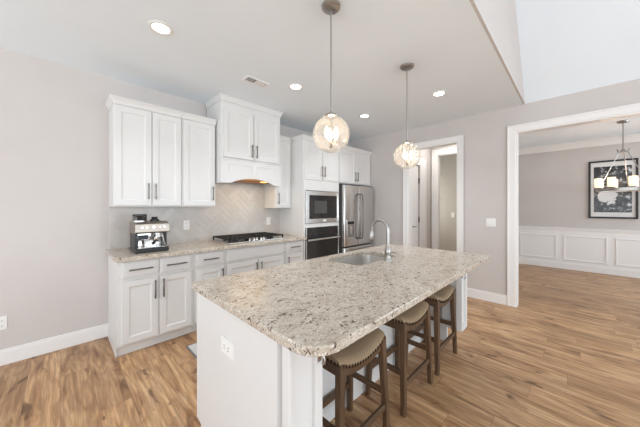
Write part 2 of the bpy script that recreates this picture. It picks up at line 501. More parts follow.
# closet door casing on the hall's left wall (faces -y)
b = MB()
b.box(D1[1]+.045, D1[1]+.28, YH-.02, YH, 0, 2.30, .003); b.box(XB+T+.001, D1[1]+.045, YH-.02, YH, D1[2]+.05, 2.30, .003)
b.box(D1[1]+.28, D1[1]+.30, YH-.028, YH-.02, 0, 2.30, .002)
struct(b.build('trim_4', M['trim']))
d = struct(MB().box(D1[0]-.3+.36, D1[1], YH+.004, YH+.042, .012, D1[2]+.04, .002).build('door_1', M['trim']))
MB().box(D1[0]-.3+.36+.02, D1[1]-.09, YH-.001, YH+.006, .25, 1.95, .002).build('door_panel', M['trim'], d)
for z in (0.32, 1.12, 1.86):
    MB().cyl((D1[1]+.012, YH-.004, 0), .011, z-.05, z+.05, 10).build('hinge', M['bronze'], d, True)
MB().tube([(4.545, YH+.004, 1.0), (4.545, YH-.045, 1.0), (4.60, YH-.05, 1.0)], .010, 8).build('door_lever', M['nickel'], d, True)
struct(MB().box(D1[1]+.001, D1[1]+.044, YH+.03, YH+.06, 0, 2.28).build('trim_5', M['dark']))  # dark-coloured strip standing in for the shade in the gap beside the door

# --- baseboards
def baseboard(name, x0, x1, y0, y1, h=0.135):
    b = MB(); b.box(x0, x1, y0, y1, 0, h-.02, .002)
    if abs(x1-x0) > abs(y1-y0): b.box(x0, x1, y0+.005 if name.endswith('left') else y0, y1 if name.endswith('left') else y1-.005, h-.02, h, .003)
    else: b.box(x0+.005, x1, y0, y1, h-.02, h, .003)
    return struct(b.build(name, M['trim']))
baseboard('baseboard_left', -6.2, 0.365, YL-.016, YL)
baseboard('baseboard_back', XB-.016, XB, O2[1]+.09, O1[0]-.085)
baseboard('baseboard_hall', XH-.016, XH, YD+.1, H2[0]-.105)
baseboard('baseboard_dining', XD-.018, XD, -3.2, YD, .14)
baseboard('baseboard_far', 6.484, 6.5, YD+.1, 3.0)
baseboard('baseboard_side', XB-.016, XB, -6.2, O2[0]-.09)
# --- dining room wainscot, chair rail, crown
b = MB()
b.box(XD-.006, XD, -3.2, YD, .14, .88)
b.box(XD-.035, XD, -3.2, YD, .885, .905, .004); b.box(XD-.022, XD, -3.2, YD, .85, .885, .004)
y = 0.957
while y > -3.0:
    y1 = y-.655; z0, z1 = .20, .74
    for (a0, a1, c0, c1) in ((y1, y, z1-.03, z1), (y1, y, z0, z0+.03), (y1, y1+.03, z0+.03, z1-.03), (y-.03, y, z0+.03, z1-.03)):
        b.box(XD-.020, XD-.006, a0, a1, c0, c1, .005)
    y -= .757
struct(b.build('trim_6', M['trim']))
def crown_x(n, x, y0, y1, z):
    p = [(0, z), (-.11, z), (-.11, z-.015), (-.085, z-.03), (-.045, z-.085), (-.03, z-.115), (-.03, z-.13), (0, z-.13)]
    return struct(MB().prism(p, lambda a, c, d: (x+a, d, c), y0, y1).build('trim_%d' % n, M['trim']))
crown_x(7, XD, -3.2, YD, HC)
p = [(0, HC), (-.11, HC), (-.11, HC-.015), (-.085, HC-.03), (-.045, HC-.085), (-.03, HC-.115), (-.03, HC-.13), (0, HC-.13)]
struct(MB().prism(p, lambda a, c, d: (d, YD+a, c), XB+T, XD).build('trim_8', M['trim']))

# --- herringbone tile backsplash on the cabinet wall
def clip(poly, x0, x1, z0, z1):
    for ax, lim, sg in ((0, x0, 1), (0, x1, -1), (1, z0, 1), (1, z1, -1)):
        out = []
        for i in range(len(poly)):
            p, q = poly[i-1], poly[i]
            ip, iq = sg*(p[ax]-lim) >= 0, sg*(q[ax]-lim) >= 0
            if ip != iq:
                t_ = (lim-p[ax])/(q[ax]-p[ax]); out.append((p[0]+t_*(q[0]-p[0]), p[1]+t_*(q[1]-p[1])))
            if iq: out.append(q)
        poly = out
        if len(poly) < 3: return []
    return poly
b = MB()
b.box(.37, 2.58, YL-.006, YL, .914, 1.40); b.box(1.372, 2.29, YL-.006, YL, 1.40, 1.75)
struct(b.build('wall_backsplash_grout', M['grout']))
tb = bmesh.new()
W_ = .068; n_ = 3; g_ = .0016; c45 = math.sqrt(.5)
for area in ((.372, 2.578, .916, 1.40), (1.374, 2.288, 1.40, 1.75)):
    for k in range(-40, 90):
        for q in range(-12, 14):
            for (ox, oy, lw, lh) in ((k+2*n_*q, k, n_, 1), (k, k+1+2*n_*q, 1, n_)):
                r = [(ox*W_+g_, oy*W_+g_), ((ox+lw)*W_-g_, oy*W_+g_), ((ox+lw)*W_-g_, (oy+lh)*W_-g_), (ox*W_+g_, (oy+lh)*W_-g_)]
                r = [(c45*(a-c), c45*(a+c)+.4) for a, c in r]
                r = clip(r, *area)
                if len(r) < 3: continue
                f0 = [tb.verts.new((a, YL-.009, c)) for a, c in r]; f1 = [tb.verts.new((a, YL-.006, c)) for a, c in r]
                tb.faces.new(f0)
                for i in range(len(r)): tb.faces.new((f0[i-1], f0[i], f1[i], f1[i-1]))
b = MB(); b.join(tb)
struct(b.build('wall_backsplash', M['tile']))

# ================================================================ CABINETS
def shaker(b, x0, x1, z0, z1, y, t=.02, fr=.055, dp=.008):
    """recessed-panel front facing -y; y = front face"""
    def rc(i, yy): return [(x0+i, yy, z0+i), (x1-i, yy, z0+i), (x1-i, yy, z1-i), (x0+i, yy, z1-i)]
    b.loft([rc(0, y+t), rc(0, y+.003), rc(.003, y), rc(fr, y), rc(fr+.004, y+.003), rc(fr+.012, y+dp)])
def slab(b, x0, x1, z0, z1, y, t=.02):
    def rc(i, yy): return [(x0+i, yy, z0+i), (x1-i, yy, z0+i), (x1-i, yy, z1-i), (x0+i, yy, z1-i)]
    b.loft([rc(0, y+t), rc(0, y+.006), rc(.004, y+.003), rc(.012, y+.003), rc(.016, y)])
def pull(parent, x, z, y, ln, vertical):
    b = MB(); h = ln/2
    if vertical:
        b.box(x-.006, x+.006, y-.034, y-.024, z-h, z+h, .002)
        for s in (-1, 1): b.tube([(x, y-.026, z+s*(h-.02)), (x, y+.002, z+s*(h-.02))], .005, 8)
    else:
        b.box(x-h, x+h, y-.034, y-.024, z-.006, z+.006, .002)
        for s in (-1, 1): b.tube([(x+s*(h-.02), y-.026, z), (x+s*(h-.02), y+.002, z)], .005, 8)
    return b.build('handle', M['pull'], parent, True)
def door_part(parent, x0, x1, z0, z1, y, hx=None, hz=None, hl=.17, name='door'):
    b = MB(); shaker(b, x0, x1, z0, z1, y)
    d = b.build(name, M['cabinet'], parent)
    if hx is not None: pull(d, hx, hz, y, hl, True)
    return d
def drawer_part(parent, x0, x1, z0, z1, y, hl=None):
    b = MB(); slab(b, x0, x1, z0, z1, y)
    d = b.build('drawer', M['cabinet'], parent)
    if hl: pull(d, (x0+x1)/2, (z0+z1)/2, y, hl, False)
    return d
def crown_part(parent, x0, x1, yf, yb, z, left, right, h=.055, out=.034):
    prof_ = [(0, -.012), (.006, -.012), (.006, 0), (.010, .006), (.012, .016), (out*.7, h*.62), (out*.85, h*.72), (out, h*.78), (out, h)]
    loops = [[(x0-o*left, yf-o, z+q), (x1+o*right, yf-o, z+q), (x1+o*right, yb, z+q), (x0-o*left, yb, z+q)] for o, q in prof_]
    return MB().loft(loops).build('crown_moulding', M['cabinet'], parent)
WC = 'white upper cabinets'
yu = 3.19; zu0, zu1 = 1.368, 2.40
# 1 double-door upper cabinet at the left end
t = thing('wall_cabinet', (.68, yu+.165, zu0), 'white double-door upper cabinet at the left end, over the espresso machine', 'cabinet')
MB().box(.366, .98, yu+.02, YL-.001, zu0, zu1, .002).build('body', M['cabinet'], t)
door_part(t, .372, .684, zu0+.012, 2.37, yu, .655, 1.53)
door_part(t, .692, .972, zu0+.012, 2.37, yu, .721, 1.53)
crown_part(t, .366, .98, yu+.012, YL-.001, zu1-.008, 1, 0)
# 2 single-door upper cabinet beside the hood
t = thing('wall_cabinet', (1.17, yu+.165, zu0), 'white single-door upper cabinet touching the left side of the range hood', 'cabinet')
MB().box(.982, 1.372, yu+.02, YL-.001, zu0, zu1, .002).build('body', M['cabinet'], t)
door_part(t, .996, 1.358, zu0+.012, 2.37, yu, 1.33, 1.53)
crown_part(t, .982, 1.372, yu+.012, YL-.001, zu1-.008, 0, 0)
# 3 range hood cabinet up to the ceiling
yh = 3.06; hx0, hx1 = 1.385, 2.275
t = thing('range_hood', ((hx0+hx1)/2, 3.3, 1.66), 'tall white range hood cabinet with arched valance reaching the ceiling', 'range hood')
b = MB()
b.box(hx0, hx1, yh+.02, YL-.012, 1.95, 2.69, .002)
b.box(hx0, hx0+.02, yh+.02, YL-.012, 1.665, 1.95, .001); b.box(hx1-.02, hx1, yh+.02, YL-.012, 1.665, 1.95, .001)
b.build('body', M['cabinet'], t)
door_part(t, hx0+.03, 1.823, 1.985, 2.60, yh, 1.795, 2.10, .17)
door_part(t, 1.837, hx1-.03, 1.985, 2.60, yh, 1.865, 2.10, .17)
b = MB()
arch = [(hx0, 1.965), (hx0, 1.665), (hx0+.05, 1.665), (hx0+.10, 1.668)]
for k in range(13):
    a = k/12; xx = hx0+.13+a*(hx1-hx0-.26)
    arch.append((xx, 1.672+.065*math.sin(PI*a)**.8))
arch += [(hx1-.10, 1.668), (hx1-.05, 1.665), (hx1, 1.665), (hx1, 1.965)]
b.prism(arch, lambda a, c, d: (a, d, c), yh, yh+.02)
for (a0, a1) in ((hx0+.09, 1.80), (1.86, hx1-.09)):
    b.box(a0, a1, yh-.006, yh, 1.90, 1.912, .002); b.box(a0, a0+.010, yh-.006, yh, 1.79, 1.90, .002); b.box(a1-.010, a1, yh-.006, yh, 1.79, 1.90, .002)
b.build('valance', M['cabinet'], t)
b = MB(); b.box(hx0-.001, hx1+.001, yh+.004, YL-.012, 1.958, 1.972, .003); b.box(hx0+.02, hx1-.02, yh-.008, yh+.02, 1.958, 1.972, .003); b.build('ledge', M['cabinet'], t)
crown_part(t, hx0, hx1, yh+.012, YL-.012, 2.685, 1, 1, .054, .026)
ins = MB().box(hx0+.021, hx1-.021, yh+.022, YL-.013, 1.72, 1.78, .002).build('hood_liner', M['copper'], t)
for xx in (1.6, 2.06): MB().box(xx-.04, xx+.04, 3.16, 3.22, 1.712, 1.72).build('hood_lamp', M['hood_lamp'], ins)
l = area_light('lamp', (0, 0, 0), (0, 0, 0), .5, .1, 1.6, (1, .72, .42)); l.parent = t; l.location = (0, -.1, .04)
# 4 narrow cabinet between hood and tower
t = thing('wall_cabinet', (2.42, yu+.165, 1.345), 'narrow white upper cabinet between the range hood and the oven tower', 'cabinet')
MB().box(2.282, 2.578, yu+.02, YL-.012, 1.345, zu1, .002).build('body', M['cabinet'], t)
door_part(t, 2.29, 2.555, 1.357, 2.37, yu, 2.318, 1.49)
crown_part(t, 2.282, 2.578, yu+.012, YL-.012, zu1-.008, 0, 0)
# 5 oven tower
yt = 2.90; tx0, tx1 = 2.58, 3.392
t = thing('tall_cabinet', ((tx0+tx1)/2, 3.2, 0), 'tall white cabinet tower holding the microwave and wall oven', 'cabinet')
b = MB()
b.box(tx0, tx0+.022, yt+.02, YL-.001, 0, 2.40, .001); b.box(tx1-.022, tx1, yt+.02, YL-.001, 0, 2.40, .001)
b.box(tx0+.022, tx1-.022, yt+.02, YL-.031, 1.62, 2.40); b.box(tx0+.022, tx1-.022, YL-.03, YL-.001, 0, 2.4)
b.box(tx0+.022, tx1-.022, yt+.022, YL-.031, 1.045, 1.105); b.box(tx0+.022, tx1-.022, yt+.022, YL-.031, .08, .40)
b.box(tx0+.03, tx1-.022, yt+.004, yt+.022, 1.62, 1.78); b.box(tx0+.03, tx1-.022, yt+.004, yt+.022, 1.045, 1.105)
b.box(tx0, tx0+.03, yt+.004, yt+.02, .08, 1.78); b.box(tx1-.022, tx1, yt+.004, yt+.02, .08, 1.78)
b.build('body', M['cabinet'], t)
door_part(t, tx0+.02, 2.982, 1.785, 2.37, yt, 2.955, 1.93, .17)
door_part(t, 2.992, tx1-.014, 1.785, 2.37, yt, 3.02, 1.93, .17)
b = MB(); slab(b, tx0+.012, tx1-.012, .10, .39, yt); d = b.build('drawer', M['cabinet'], t); pull(d, (tx0+tx1)/2, .3, yt, .2, False)
crown_part(t, tx0, tx1, yt+.012, yu-.045, zu1-.008, 1, 0)
MB().box(tx0, tx1, yt+.08, yt+.10, 0, .10).build('toe_kick', M['cabinet'], t)
# 6 over-fridge cabinet
t = thing('wall_cabinet', (3.87, 3.2, 1.775), 'white double-door cabinet above the refrigerator', 'cabinet')
MB().box(3.396, XB-.002, yt+.02, YL-.001, 1.775, zu1, .002).build('body', M['cabinet'], t)
door_part(t, 3.405, 3.865, 1.79, 2.37, yt, 3.835, 1.92, .17)
door_part(t, 3.875, 4.335, 1.79, 2.37, yt, 3.905, 1.92, .17)
crown_part(t, 3.396, XB-.002, yt+.012, YL-.001, zu1-.008, 0, 0)

# base cabinets
yb = 2.895; BZ0, BZ1 = .10, .878
def base_cabinet(x0, x1, label, fronts, left_end=False):
    t = thing('base_cabinet', ((x0+x1)/2, 3.2, 0), label, 'cabinet')
    b = MB(); b.box(x0, x1, yb+.02, YL-.001, BZ0, BZ1, .001)
    if left_end: b.box(x0, x0+.02, yb+.10, YL-.017, 0, BZ0); b.box(x0-.008, x0, yb+.02, YL-.017, 0 if False else BZ0, BZ1-.001, .002)
    b.build('body', M['cabinet'], t)
    MB().box(x0, x1, yb+.075, yb+.095, 0, BZ0, .001).build('toe_kick', M['cabinet'], t)
    if left_end: MB().box(x0-.012, x0, yb+.062, YL-.017, 0, BZ0-.002, .002).build('toe_kick', M['cabinet'], t)
    for f in fronts:
        if f[0] == 'drawer': drawer_part(t, f[1], f[2], .715, .862, yb, f[3])
        else: door_part(t, f[1], f[2], .118, .69, yb, f[3], f[4], .18)
base_cabinet(.366, 1.012, 'white base cabinet with two doors under the espresso machine, left end of the run',
             [('drawer', .39, .68, .19), ('drawer', .692, .985, .19), ('door', .39, .676, .648, .575), ('door', .69, .985, .718, .575)], True)
base_cabinet(1.014, 1.36, 'narrow white base cabinet with one drawer, just left of the cooktop',
             [('drawer', 1.032, 1.342, .17), ('door', 1.032, 1.342, 1.315, .575)])
base_cabinet(1.362, 2.222, 'wide white base cabinet under the black gas cooktop',
             [('drawer', 1.382, 2.202, None), ('door', 1.382, 1.788, 1.76, .575), ('door', 1.80, 2.202, 1.83, .575)])
base_cabinet(2.224, 2.578, 'narrow white base cabinet with one drawer, beside the oven tower',
             [('drawer', 2.244, 2.56, .17), ('door', 2.244, 2.56, 2.272, .575)])

# perimeter countertop
def counter_loops(x0, x1, y0, y1, r, z0, z1, n=8, e=.006):
    L = []
    for i, z in ((e*.6, z0), (0, z0+e*.6), (0, z1-e), (e*.3, z1-e*.3), (e, z1)):
        rr = [max(q-i, .001) for q in r]
        L.append([(a, c, z) for a, c in rrect(x0+i, x1-i, y0+i, y1-i, rr, n)])
    return L
o = MB().loft(counter_loops(.338, 2.579, 2.835, YL-.0005, (.01, .004, .004, .004), .88, .916, 4)).build('countertop', M['granite'], None, False, (1.4, 3.2, .88))
tag(o, 'granite countertop along the wall, carrying the espresso machine and cooktop', 'countertop')

# ================================================================ ISLAND
IX0, IX1, IY0, IY1 = .548, 2.825, .565, 1.632
SX0, SX1, SY0, SY1 = 1.60, 2.20, 1.17, 1.535      # sink cut-out
t = thing('kitchen_island', (1.7, 1.3, 0), 'white kitchen island base with end panels and corner posts under the speckled top', 'island')
b = MB()
ex0, ex1 = .577, 2.79
yk = 1.125
b.box(ex0+.03, SX0-.04, yk, IY1-.03, .10, .878); b.box(SX1+.04, ex1-.02, yk, IY1-.03, .10, .878)
b.box(SX0-.04, SX1+.04, yk, yk+.02, .10, .878); b.box(SX0-.04, SX1+.04, IY1-.05, IY1-.03, .10, .878)
b.box(SX0-.04, SX1+.04, yk, IY1-.03, .10, .6)
b.box(ex0+.03, ex1-.02, yk, IY1-.10, 0, .10)
b.build('body', M['cabinet'], t)
# end panels, with toe-kick notch on the kitchen side
def end_panel(x0, x1, y0):
    p = [(y0, 0), (IY1-.085, 0), (IY1-.085, .105), (IY1-.022, .115), (IY1-.022, .878), (y0, .878)]
    return MB().prism(p, lambda a, c, d: (d, a, c), x0, x1).build('end_panel', M['cabinet'], t)
end_panel(ex0, ex0+.025, .80)
end_panel(ex1-.025, ex1, .93)
for (a0, a1) in ((ex0+.03, 1.308), (1.311, 2.048), (2.051, ex1-.03)):
    MB().box(a0, a1, yk-.016, yk, .085, .875, .002).build('back_panel', M['cabinet'], t)
MB().box(ex0+.03, ex1-.03, yk-.012, yk+.004, 0, .083).build('plinth', M['cabinet'], t)
# corner posts: framed recessed panel on the seat side, bead on the outer side
def post(x0, x1, y0, y1, z0, yback=.83):
    b = MB()
    b.box(x0+.016, x1-.041, y0+.018, y1, z0, .878)
    b.box(x0, x0+.016, y0, y1, z0, .878, .002); b.box(x1-.041, x1, y0, y1, z0, .878, .002)
    b.box(x0+.016, x1-.041, y0, y0+.018, z0, z0+.06); b.box(x0+.018, x1-.02, y1, yback, z0, .878)
    return b.build('corner_post', M['cabinet'], t)
post(.583, .757, .735, .779, 0)
post(ex1-.17, ex1-.005, .75, .80, .205, .93)
def hook(x, y, z):
    b = MB()
    b.box(x-.010, x+.010, y-.005, y+.003, z-.028, z+.028, .002)
    b.tube([(x, y-.003, z+.010), (x, y-.020, z+.006), (x, y-.030, z-.012), (x, y-.027, z-.028), (x, y-.016, z-.032)], .0045, 8)
    b.tube([(x, y-.003, z+.018), (x, y-.024, z+.022), (x, y-.032, z+.032)], .004, 8)
    o = b.build('bag_hook', M['nickel'], t, True); o['label'] = 'small metal bag hook'; return o
hook(.738, .735, .775); hook(2.63, .75, .735)
# countertop with sink cut-out
rad = (.12, .025, .02, .02)
nn = 8
L = counter_loops(IX0, IX1, IY0, IY1, rad, .88, .916, nn)
tm = bmesh.new()
rings = [[tm.verts.new(p) for p in lp] for lp in L]
for a, c in zip(rings[:-1], rings[1:]):
    for i in range(len(a)):
        j = (i+1) % len(a); tm.faces.new((a[i], a[j], c[j], c[i]))
hr = rrect(SX0, SX1, SY0, SY1, .07, 6)
h_top = [tm.verts.new((x, y, .916)) for x, y in hr]; h_bot = [tm.verts.new((x, y, .88)) for x, y in hr]
for i in range(len(hr)):
    j = (i+1) % len(hr); tm.faces.new((h_top[i], h_top[j], h_bot[j], h_bot[i]))
def fill(outer, inner):
    es = []
    for lp in (outer, inner):
        for i in range(len(lp)):
            e = tm.edges.get((lp[i-1], lp[i])) or tm.edges.new((lp[i-1], lp[i])); es.append(e)
    bmesh.ops.triangle_fill(tm, use_beauty=True, use_dissolve=False, edges=es)
fill(rings[-1], h_top); fill(rings[0], h_bot)
b = MB(); b.join(tm)
o = b.build('island_countertop', M['granite'], None, False, (1.7, 1.1, .88))
tag(o, 'large speckled granite island top with rounded corners and a sink cut-out', 'countertop')

# sink
t = thing('sink', ((SX0+SX1)/2, (SY0+SY1)/2, .68), 'undermount stainless steel sink set into the island top', 'sink')
L = []
for i, z in ((-.025, .879), (.004, .879), (.006, .86), (.010, .72), (.025, .695), (.06, .688), (.16, .684)):
    L.append([(x, y, z) for x, y in rrect(SX0+i, SX1-i, SY0+i, SY1-i, max(.075-i, .012), 6)])
sd = MB().loft(L, False, True).build('basin', M['sink_steel'], t, True)
MB().lathe([(.045, .6845), (.045, .688), (.036, .690), (.03, .687)], (1.9, 1.38, 0), 20).build('drain', M['chrome'], t, True)

# faucet
FX, FY = 1.935, 1.118
t = thing('faucet', (FX, FY, .916), 'tall brushed nickel gooseneck faucet standing beside the island sink', 'faucet')
MB().lathe([(.034, .916), (.034, .924), (.027, .934), (.023, .955), (.027, .978), (.029, .992), (.024, 1.015), (.016, 1.04)], (FX, FY, 0), 20).build('base', M['nickel'], t, True)
pts = [(FX, FY, 1.02), (FX, FY, 1.17)]
R_ = .078
for k in range(1, 13):
    a = PI*k/12*1.02; pts.append((FX, FY+R_-R_*math.cos(a), 1.17+R_*math.sin(a)*1.1))
pts.append((FX, FY+2*R_+.004, 1.150))
MB().tube(pts, .0145, 12).build('spout', M['nickel'], t, True)
MB().tube([(FX, FY+2*R_+.004, 1.155), (FX, FY+2*R_+.006, 1.13), (FX, FY+2*R_+.01, 1.085), (FX, FY+2*R_+.011, 1.07)], [.0155, .022, .025, .019], 14).build('spray_head', M['nickel'], t, True)
MB().tube([(FX, FY, .982), (FX+.03, FY-.012, .985), (FX+.085, FY-.03, .975)], [.013, .010, .007], 10).build('lever', M['nickel'], t, True)

# ================================================================ APPLIANCES
# microwave
t = thing('microwave', (2.985, 3.1, 1.107), 'built-in stainless microwave with dark window, above the wall oven', 'microwave')
MB().box(2.65, 3.33, yt+.03, 3.4, 1.115, 1.60).build('body', M['steel_side'], t)
b = MB()
for (a0, a1, c0, c1) in ((2.612, 3.366, 1.545, 1.612), (2.612, 3.366, 1.112, 1.178), (2.612, 2.68, 1.178, 1.545), (3.325, 3.366, 1.178, 1.545)):
    b.box(a0, a1, yt-.012, yt+.03, c0, c1, .002)
b.build('trim_frame', M['steel'], t)
d = MB().box(2.682, 3.323, yt-.004, yt+.02, 1.18, 1.543, .003).build('door', M['oven_glass'], t)
MB().box(2.80, 3.08, yt-.0055, yt-.003, 1.26, 1.46, .001).build('window', M['steel_side'], d)
MB().box(2.98, 3.06, yt-.014, yt-.011, 1.13, 1.158, .001).build('badge', M['plastic'], t)
# oven
t = thing('wall_oven', (2.985, 3.1, .41), 'built-in wall oven with black glass door and steel bar handle', 'oven')
MB().box(2.62, 3.36, yt+.03, 3.4, .405, 1.04).build('body', M['steel_side'], t)
MB().box(2.612, 3.366, yt-.010, yt+.028, .90, 1.042, .003).build('control_panel', M['oven_glass'], t)
MB().box(2.86, 3.12, yt-.0115, yt-.009, .95, 1.0, .001).build('display', M['black'], t)
d = MB().box(2.612, 3.366, yt-.012, yt+.028, .41, .893, .004).build('door', M['oven_glass'], t)
b = MB(); b.box(2.62, 3.358, yt-.062, yt-.042, .845, .872, .006)
for xx in (2.66, 3.318): b.box(xx-.012, xx+.012, yt-.045, yt-.010, .85, .867, .003)
b.build('handle', M['steel'], d)
for (a0, a1) in ((3.345, 3.366), (2.612, 2.628)): MB().box(a0, a1, yt-.016, yt-.009, .41, 1.042, .002).build('side_trim', M['steel'], t)

# refrigerator
fx0, fx1, yfr = 3.415, 4.315, 2.80
t = thing('refrigerator', ((fx0+fx1)/2, 3.15, 0), 'stainless french-door refrigerator with water dispenser in its left door', 'refrigerator')
MB().box(fx0, fx1, yfr+.06, 3.5, .02, 1.735, .004).build('body', M['steel_side'], t)
def fridge_door(name, x0, x1, z0, z1):
    L = []
    for i, y in ((.004, yfr+.058), (0, yfr+.052), (0, yfr+.014), (.004, yfr+.005), (.014, yfr)):
        L.append([(a, y, c) for a, c in rrect(x0+i, x1-i, z0+i, z1-i, .012, 3)])
    return MB().loft(L).build(name, M['steel'], t, True)
xm = 3.825
dl = fridge_door('door', fx0, xm-.004, .675, 1.745)
dr = fridge_door('door', xm+.004, fx1, .675, 1.745)
df = fridge_door('drawer', fx0, fx1, .06, .655)
for d, xx in ((dl, xm-.035), (dr, xm+.035)):
    MB().tube([(xx, yfr+.004, 1.60), (xx, yfr-.05, 1.585), (xx, yfr-.062, 1.50), (xx, yfr-.066, 1.2), (xx, yfr-.062, .90), (xx, yfr-.05, .80), (xx, yfr+.004, .785)], .0125, 10).build('handle', M['pull'], d, True)
MB().tube([(fx0+.06, yfr+.004, .60), (fx0+.06, yfr-.05, .60), (fx0+.12, yfr-.058, .60), (fx1-.12, yfr-.058, .60), (fx1-.06, yfr-.05, .60), (fx1-.06, yfr+.004, .60)], .0115, 10).build('handle', M['nickel'], df, True)
b = MB(); dx0, dx1, dz0, dz1 = 3.475, 3.70, .81, 1.125
b.box(dx0, dx1, yfr-.006, yfr+.004, dz0, dz1, .003)
dd = b.build('water_dispenser', M['steel'], dl)
MB().box(dx0+.022, dx1-.022, yfr-.0075, yfr-.005, dz0+.03, dz1-.075, .001).build('recess', M['nickel'], dd)
MB().box(dx0+.022, dx1-.022, yfr-.009, yfr-.005, dz1-.065, dz1-.015, .002).build('control_panel', M['black'], dd)
MB().box(dx0+.085, dx1-.085, yfr-.018, yfr-.005, dz0+.07, dz1-.10, .004).build('paddle', M['chrome'], dd)
MB().box(dx0+.02, dx1-.02, yfr-.028, yfr-.005, dz0+.015, dz0+.03, .003).build('drip_tray', M['steel'], dd)
for xx in (fx0+.06, fx1-.06): MB().box(xx-.04, xx+.04, yfr+.02, yfr+.10, 1.736, 1.757, .004).build('hinge_cover', M['steel_side'], t)
MB().box(fx0+.02, fx1-.02, yfr+.04, yfr+.06, 0, .06).build('kick_plate', M['black'], t)

# gas cooktop
t = thing('gas_cooktop', (1.82, 3.17, .916), 'black and steel gas cooktop with cast iron grates set in the wall counter', 'cooktop')
cx0, cx1, cy0, cy1 = 1.415, 2.235, 2.915, 3.435
MB().box(cx0, cx1, cy0, cy1, .9165, .932, .005).build('plate', M['steel'], t)
for (bx, by, r) in ((1.56, 3.05, .045), (1.56, 3.32, .036), (1.825, 3.24, .055), (2.09, 3.05, .036), (2.09, 3.32, .045)):
    q = MB().lathe([(r, .932), (r, .944), (r*.75, .946), (r*.75, .953), (r*.3, .955)], (bx, by, 0), 20).build('burner', M['iron'], t, True)
def grate(x0, x1, y0, y1):
    b = MB(); z0, z1 = .962, .978; w = .011
    b.box(x0, x1, y0, y0+w, z0, z1, .002); b.box(x0, x1, y1-w, y1, z0, z1, .002)
    b.box(x0, x0+w, y0, y1, z0, z1, .002); b.box(x1-w, x1, y0, y1, z0, z1, .002)
    xm_, ym_ = (x0+x1)/2, (y0+y1)/2
    b.box(xm_-w/2, xm_+w/2, y0, y1, z0, z1, .002); b.box(x0, x1, ym_-w/2, ym_+w/2, z0, z1, .002)
    for f in (.25, .75):
        b.box(x0, x1, y0+f*(y1-y0)-w/2, y0+f*(y1-y0)+w/2, z0, z1, .002)
        b.box(x0+f*(x1-x0)-w/2, x0+f*(x1-x0)+w/2, y0, y1, z0, z1, .002)
    for xx in (x0, x1-w*1.6):
        for yy in (y0, y1-w*1.6): b.box(xx, xx+w*1.6, yy, yy+w*1.6, .932, z0, .001)
    return b.build('grate', M['iron'], t)
grate(cx0+.012, 1.685, cy0+.02, cy1-.012); grate(1.690, 1.955, cy0+.11, cy1-.012); grate(1.960, cx1-.012, cy0+.02, cy1-.012)
for i in range(5):
    kx = 1.715+i*.054
    k = MB().lathe([(.021, .932), (.021, .936), (.018, .938), (.0165, .962), (.013, .966)], (kx, cy0+.055 - (.012 if i % 2 else -.012), 0), 16).build('knob', M['chrome'], t, True)

# espresso machine
ex, ey = .645, 3.10
t = thing('espresso_machine', (ex, ey, .916), 'stainless and black espresso machine on the wall counter', 'espresso machine')
x0, x1 = .505, .795
MB().box(x0, x1, 2.985, 3.255, .917, .962, .008).build('base', M['black'], t)
b = MB(); b.box(x0+.002, x0+.028, 3.03, 3.255, .96, 1.20, .004); b.box(x1-.028, x1-.002, 3.06, 3.255, .96, 1.20, .004); b.box(x0+.005, x1-.005, 3.16, 3.255, .96, 1.19, .003)
b.build('housing', M['black'], t)
b = MB()
p = [(2.995, 1.105), (3.255, 1.105), (3.255, 1.215), (3.06, 1.215), (2.985, 1.195), (2.98, 1.12)]
b.prism(p, lambda a, c, d: (d, a, c), x0, x1); b.build('head', M['head_steel'], t)
MB().box(x0+.03, x1-.03, 3.148, 3.16, .965, 1.10, .002).build('splash_plate', M['steel'], t)
MB().box(x0+.05, x0+.14, 3.140, 3.150, 1.035, 1.075, .002).build('display', M['black'], t)
MB().tube([(.655, 2.99, 1.165), (.655, 2.974, 1.165)], .019, 18).build('pressure_gauge', M['plastic'], t, True)
for xx in (.56, .60, .71, .75): MB().tube([(xx, 2.99, 1.165), (xx, 2.976, 1.165)], .010, 12).build('button', M['chrome'], t, True)
MB().lathe([(.037, 1.06), (.037, 1.105)], (.715, 3.07, 0), 20).build('group_head', M['chrome'], t, True)
pf = MB().lathe([(.022, 1.015), (.036, 1.025), (.037, 1.06)], (.70, 3.06, 0), 20).build('portafilter', M['chrome'], t, True)
MB().tube([(.70, 3.05, 1.035), (.665, 2.98, 1.02), (.64, 2.925, 1.012)], [.011, .013, .015], 10).build('grip', M['black'], pf, True)
MB().tube([(x1-.045, 3.06, 1.11), (x1-.043, 3.045, 1.07), (x1-.035, 3.02, .99), (x1-.03, 3.01, .975)], .006, 8).build('steam_wand', M['chrome'], t, True)
MB().lathe([(.034, .962), (.036, 1.0), (.029, 1.03), (.031, 1.04)], (.56, 3.06, 0), 18).build('grinder_cradle', M['chrome'], t, True)
MB().box(x0+.02, x1-.02, 2.995, 3.14, .960, .966, .001).build('drip_tray', M['steel'], t)
hp = MB().lathe([(.052, 1.215), (.060, 1.235), (.062, 1.275)], (.57, 3.14, 0), 22).build('bean_hopper', M['hopper'], t, True)
MB().lathe([(.063, 1.275), (.063, 1.288), (.05, 1.292)], (.57, 3.14, 0), 22).build('lid', M['black'], hp, True)
MB().lathe([(.063, 1.215), (.063, 1.228), (.055, 1.230)], (.57, 3.14, 0), 22).build('collar', M['chrome'], hp, True)
MB().lathe([(.042, 1.216), (.042, 1.232), (.030, 1.238), (.026, 1.255), (.030, 1.262)], (.70, 3.14, 0), 20).build('tamper', M['black'], t, True)

